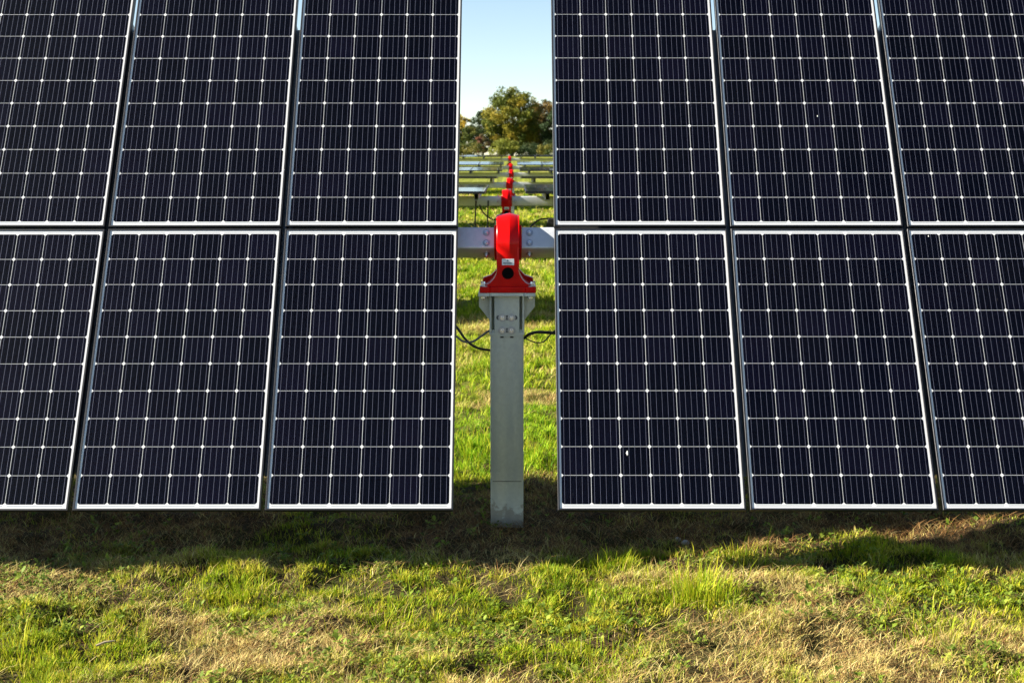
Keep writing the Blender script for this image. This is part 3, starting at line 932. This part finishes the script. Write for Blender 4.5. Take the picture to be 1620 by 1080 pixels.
to = obj('cut_stalks', blade_mesh('cut_stalks', M['straw'], x, y, rng.uniform(.04, .14, n), rng.uniform(.0016, .0030, n), rng.uniform(.9, .97, n), rng.uniform(0, 6.28, n), c, tz))
tag(to, 'loose cut stalks and straw lying flat between the grass', 'straw', kind='stuff')

# clover and other broad-leaved weeds
def weeds(n, x0, x1, y0, y1, sc=1.0):
    x = rng.uniform(x0, x1, n); y = rng.uniform(y0, y1, n)
    k = fbm(x * 1.7 + 9, y * 2.1, 91, 3) > .50
    return x[k], y[k], np.full(k.sum(), sc)
wx, wy, ws = [], [], []
for a in ((7500, -3.6, 3.6, 4.5, 6.9), (1500, -4, 4, 6.9, 8.4), (1500, -1.6, 1.6, 8.4, 11.5)):
    x, y, s = weeds(*a); wx.append(x); wy.append(y); ws.append(s)
x, y = cat_(wx), cat_(wy); n0 = len(x)
NL = 5
cx = np.repeat(x, NL); cy = np.repeat(y, NL); n = len(cx)
hz_ = np.repeat(rng.uniform(.012, .038, n0), NL) + rng.normal(0, .006, n)
az = np.repeat(rng.uniform(0, 6.28, n0), NL) + np.tile(np.arange(NL) * 2 * math.pi / NL, n0) + rng.normal(0, .35, n)
ln = np.repeat(rng.uniform(.011, .028, n0), NL) * rng.uniform(.7, 1.2, n)
wd = ln * rng.uniform(.22, .42, n)
up = rng.normal(.25, .4, n)
bz = ground_z(cx, cy) + hz_
co = np.zeros((n, 6, 3))
dx, dy = np.cos(az), np.sin(az)
for i, (t_, w_, zz) in enumerate(((.05, 0, 0), (.45, -1, .30), (.45, 1, .30), (.8, -.7, .32), (.8, .7, .32), (1.05, 0, .22))):
    co[:, i, 0] = cx + dx * ln * t_ - dy * wd * w_
    co[:, i, 1] = cy + dy * ln * t_ + dx * wd * w_
    co[:, i, 2] = bz + ln * (up * t_ + zz * .6)
b6 = (np.arange(n) * 6)[:, None]
loops = (b6 + np.array([0, 1, 2, 1, 3, 4, 2, 3, 5, 4])).ravel()
starts = ((np.arange(n) * 10)[:, None] + np.array([0, 3, 7])).ravel()
totals = np.tile([3, 4, 3], n)
c = np.repeat(pick([(.13, .19, .02), (.17, .23, .025), (.23, .28, .035), (.10, .15, .02)], n0), NL, 0)
wo_ = obj('broad_leaf_weeds', np_mesh('broad_leaf_weeds', co.reshape(-1, 3), loops, starts, totals, M['weed'], np.repeat(c, 6, 0)))
tag(wo_, 'small clover-like broad leaves scattered through the grass', 'weeds', kind='stuff')

# ------------------------------------------------------------------ trees beyond the field
def make_tree(name, label, x, y, h, rad, pal, seed, shape='round', leaf=.26, nclump=70, group='trees beyond the field', base=.22):
    r_ = np.random.default_rng(seed)
    z0 = float(ground_z(x, y))
    tr_ = thing(name, label, 'tree', (x, y, z0 - .05), group=group)
    # clump centres
    cen = []
    while len(cen) < nclump:
        p = r_.uniform(-1, 1, 3)
        if shape == 'round':
            q = p.copy(); rr = np.linalg.norm(q)
            if rr > 1 or rr < .35: continue
            taper = 1 - .22 * max(0, p[2])
            cen.append((p[0] * rad * taper, p[1] * rad * taper, h * (base + (1 - base) / 2) + p[2] * h * (1 - base) / 2 * .93))
        elif shape == 'pine':
            t_ = (p[2] + 1) / 2
            if abs(p[0]) > 1: continue
            lay = math.floor(t_ * 6) / 6 + .04
            w_ = rad * (1.05 - lay) * (0.7 + .5 * r_.random())
            cen.append((p[0] * w_, p[1] * w_, h * (.12 + .88 * (lay + .06 * r_.random()))))
        else:
            if np.linalg.norm(p) > 1: continue
            cen.append((p[0] * rad, p[1] * rad * .7, h * .52 + p[2] * h * .45))
    cen = np.array(cen)
    cen[:, :2] += r_.normal(0, rad * .06, (len(cen), 2))
    # trunk and limbs
    mb = MB()
    top = h * (.72 if shape != 'bush' else .4)
    pts = [(0, 0, -.2), (.03 * h * r_.normal() * .3, .02 * h * r_.normal(), top * .4), (.03 * h * r_.normal() * .4, .02 * h * r_.normal(), top)]
    tw = .028 * h
    mb.tube(catmull(pts, 5), [tw * (1 - .8 * i / 10) for i in range(11)], 8)
    for i in r_.choice(len(cen), min(16, len(cen)), replace=False):
        e = cen[i]; s_ = max(.15 * h, min(top * .95, e[2] * r_.uniform(.45, .7)))
        a = Vector((0, 0, s_)); b_ = Vector(e) * .9 + a * .1; b_.z = e[2]
        mid = (a + b_) / 2 + Vector((0, 0, -.03 * h))
        mb.tube([a, mid, b_], [tw * .38, tw * .25, tw * .08], 5)
    mb.build('trunk', M['bark'], tr_, 60)
    # leaves
    per = 95
    n = len(cen) * per
    cs = rad * r_.uniform(.13, .24, len(cen)) if shape != 'bush' else rad * r_.uniform(.16, .28, len(cen))
    idx = np.repeat(np.arange(len(cen)), per)
    d = r_.normal(0, 1, (n, 3)); d /= np.linalg.norm(d, axis=1)[:, None]
    d *= (r_.random(n) ** .45)[:, None] * cs[idx][:, None] * 1.25
    d[:, 2] *= .75 if shape != 'pine' else .4
    P = cen[idx] + d
    u = r_.normal(0, 1, (n, 3)); u /= np.linalg.norm(u, axis=1)[:, None]
    v = np.cross(u, r_.normal(0, 1, (n, 3))); v /= np.linalg.norm(v, axis=1)[:, None]
    sz = leaf * r_.uniform(.5, 1.1, n)[:, None] * .5
    co = np.stack([P - u * sz, P - v * sz * .6, P + u * sz, P + v * sz * .6], 1)
    pal = np.array(pal)
    cc = pal[r_.integers(0, len(pal), len(cen))][idx] * (1 + r_.normal(0, .18, (n, 1)))
    me = np_mesh('crown', co.reshape(-1, 3), np.arange(n * 4), np.arange(n) * 4, np.full(n, 4), M['tree_leaf'], np.repeat(np.clip(cc, .005, .8), 4, 0), smooth=False)
    obj('crown', me, tr_)
    return tr_

OLIVE = [(.15, .16, .022), (.19, .18, .025), (.11, .135, .022), (.22, .195, .025), (.09, .115, .020), (.30, .235, .03)]
DARK = [(.035, .060, .022), (.05, .075, .028), (.065, .085, .03), (.045, .07, .03)]
YEL = [(.42, .30, .03), (.34, .27, .04), (.24, .23, .04), (.48, .34, .05)]
BRN = [(.13, .105, .040), (.17, .12, .045), (.085, .085, .030), (.22, .145, .04)]
RED = [(.26, .12, .07), (.20, .10, .06), (.15, .12, .05)]
MIX = [(.09, .11, .025), (.14, .15, .03), (.20, .18, .04), (.06, .085, .02)]
TS = 170 / 1984.
def tx(px, y=170): return (px - 810) * y / 1984.
make_tree('broadleaf_tree', 'tall round tree turning yellow in the middle of the gap', tx(810), 170, 9.3, 3.7, OLIVE, 1, nclump=250, leaf=.34, base=.02)
make_tree('broadleaf_tree', 'brownish olive tree right of the tall yellowing tree', tx(858), 175, 7.7, 2.9, BRN, 2, nclump=150, leaf=.32, base=.06)
make_tree('broadleaf_tree', 'dark green tree at the right side of the gap', tx(886), 168, 7.0, 3.0, DARK, 3, nclump=120, leaf=.32, base=.04)
make_tree('dark_tree', 'dark evergreen tree just left of the tall tree', tx(764), 172, 6.3, 2.1, DARK, 4, 'round', .24, 110, base=.05)
make_tree('broadleaf_tree', 'yellow autumn tree at the left side of the gap', tx(727), 176, 5.9, 1.9, YEL, 5, nclump=60)
make_tree('broadleaf_tree', 'small olive tree between the yellow tree and the dark evergreen', tx(743), 169, 4.0, 1.6, MIX, 6, nclump=50)
make_tree('shrub', 'reddish brown shrub at the foot of the dark evergreen', tx(766), 163, 2.9, 1.0, RED, 7, 'bush', .22, 34)
make_tree('shrub', 'yellow-green shrub in front of the tall tree trunk', tx(797), 160, 2.3, 1.9, [(.20, .22, .03), (.26, .26, .04), (.15, .17, .03)], 8, 'bush', .22, 44)
make_tree('shrub', 'dark green shrub low at the left side of the gap', tx(742), 158, 1.8, 2.3, MIX, 9, 'bush', .22, 44)
make_tree('shrub', 'dark green shrub low right of the tall tree', tx(838), 160, 1.9, 1.9, DARK, 10, 'bush', .22, 40)
make_tree('shrub', 'olive shrub low at the right side of the gap', tx(872), 159, 1.6, 2.0, MIX, 12, 'bush', .22, 40)
for i, (xx, yy, hh, rr_, pp_) in enumerate(((-13, 172, 8, 3.6, MIX), (-20, 170, 9.5, 4.2, OLIVE), (-29, 175, 8.5, 3.8, BRN), (12.5, 171, 8.6, 3.8, OLIVE), (20, 174, 9.4, 4.2, MIX), (28.5, 170, 8, 3.8, DARK), (37, 176, 9, 4.2, BRN), (-38, 171, 9, 4.2, DARK), (-9.5, 177, 6.5, 3.0, DARK), (-16.5, 166, 5, 3.0, BRN), (-24.5, 167, 6, 3.2, DARK), (-33, 168, 6.5, 3.4, MIX), (16, 167, 5.5, 3.0, DARK), (24, 168, 6, 3.2, BRN), (32.5, 167, 6, 3.4, OLIVE))):
    make_tree('broadleaf_tree', 'broad tree in the line beyond the field, hidden by the front panels', xx, yy, hh, rr_, pp_, 40 + i, nclump=90, group='trees hidden by the front panels', leaf=.34, base=.04)

# pale house glimpsed between the trunks
hz0 = float(ground_z(4.2, 186))
ho = thing('house', 'white house glimpsed between the trees right of the tall tree', 'house', (4.4, 186, hz0))
mb = MB(); mb.prism([(-3.6, 0), (3.6, 0), (3.6, 2.2), (0, 4.0), (-3.6, 2.2)], -3.0, 3.0, 'y'); mb.build('wall', M['wall'], ho)
mb = MB()
for s in (-1, 1):
    mb.prism([(0, 4.06), (s * 4.0, 2.06), (s * 4.0, 2.22), (0, 4.24)], -3.3, 3.3, 'y')
mb.build('roof', M['roof'], ho)
for wx_ in (-2.3, 2.3):
    mb = MB(); mb.box(wx_ - .45, wx_ + .45, -3.06, -2.99, .8, 1.9); w = mb.build('window', M['wall'], ho)
    mb = MB(); mb.box(wx_ - .38, wx_ + .38, -3.08, -3.055, .87, 1.83); mb.build('pane', M['window_glass'], w)
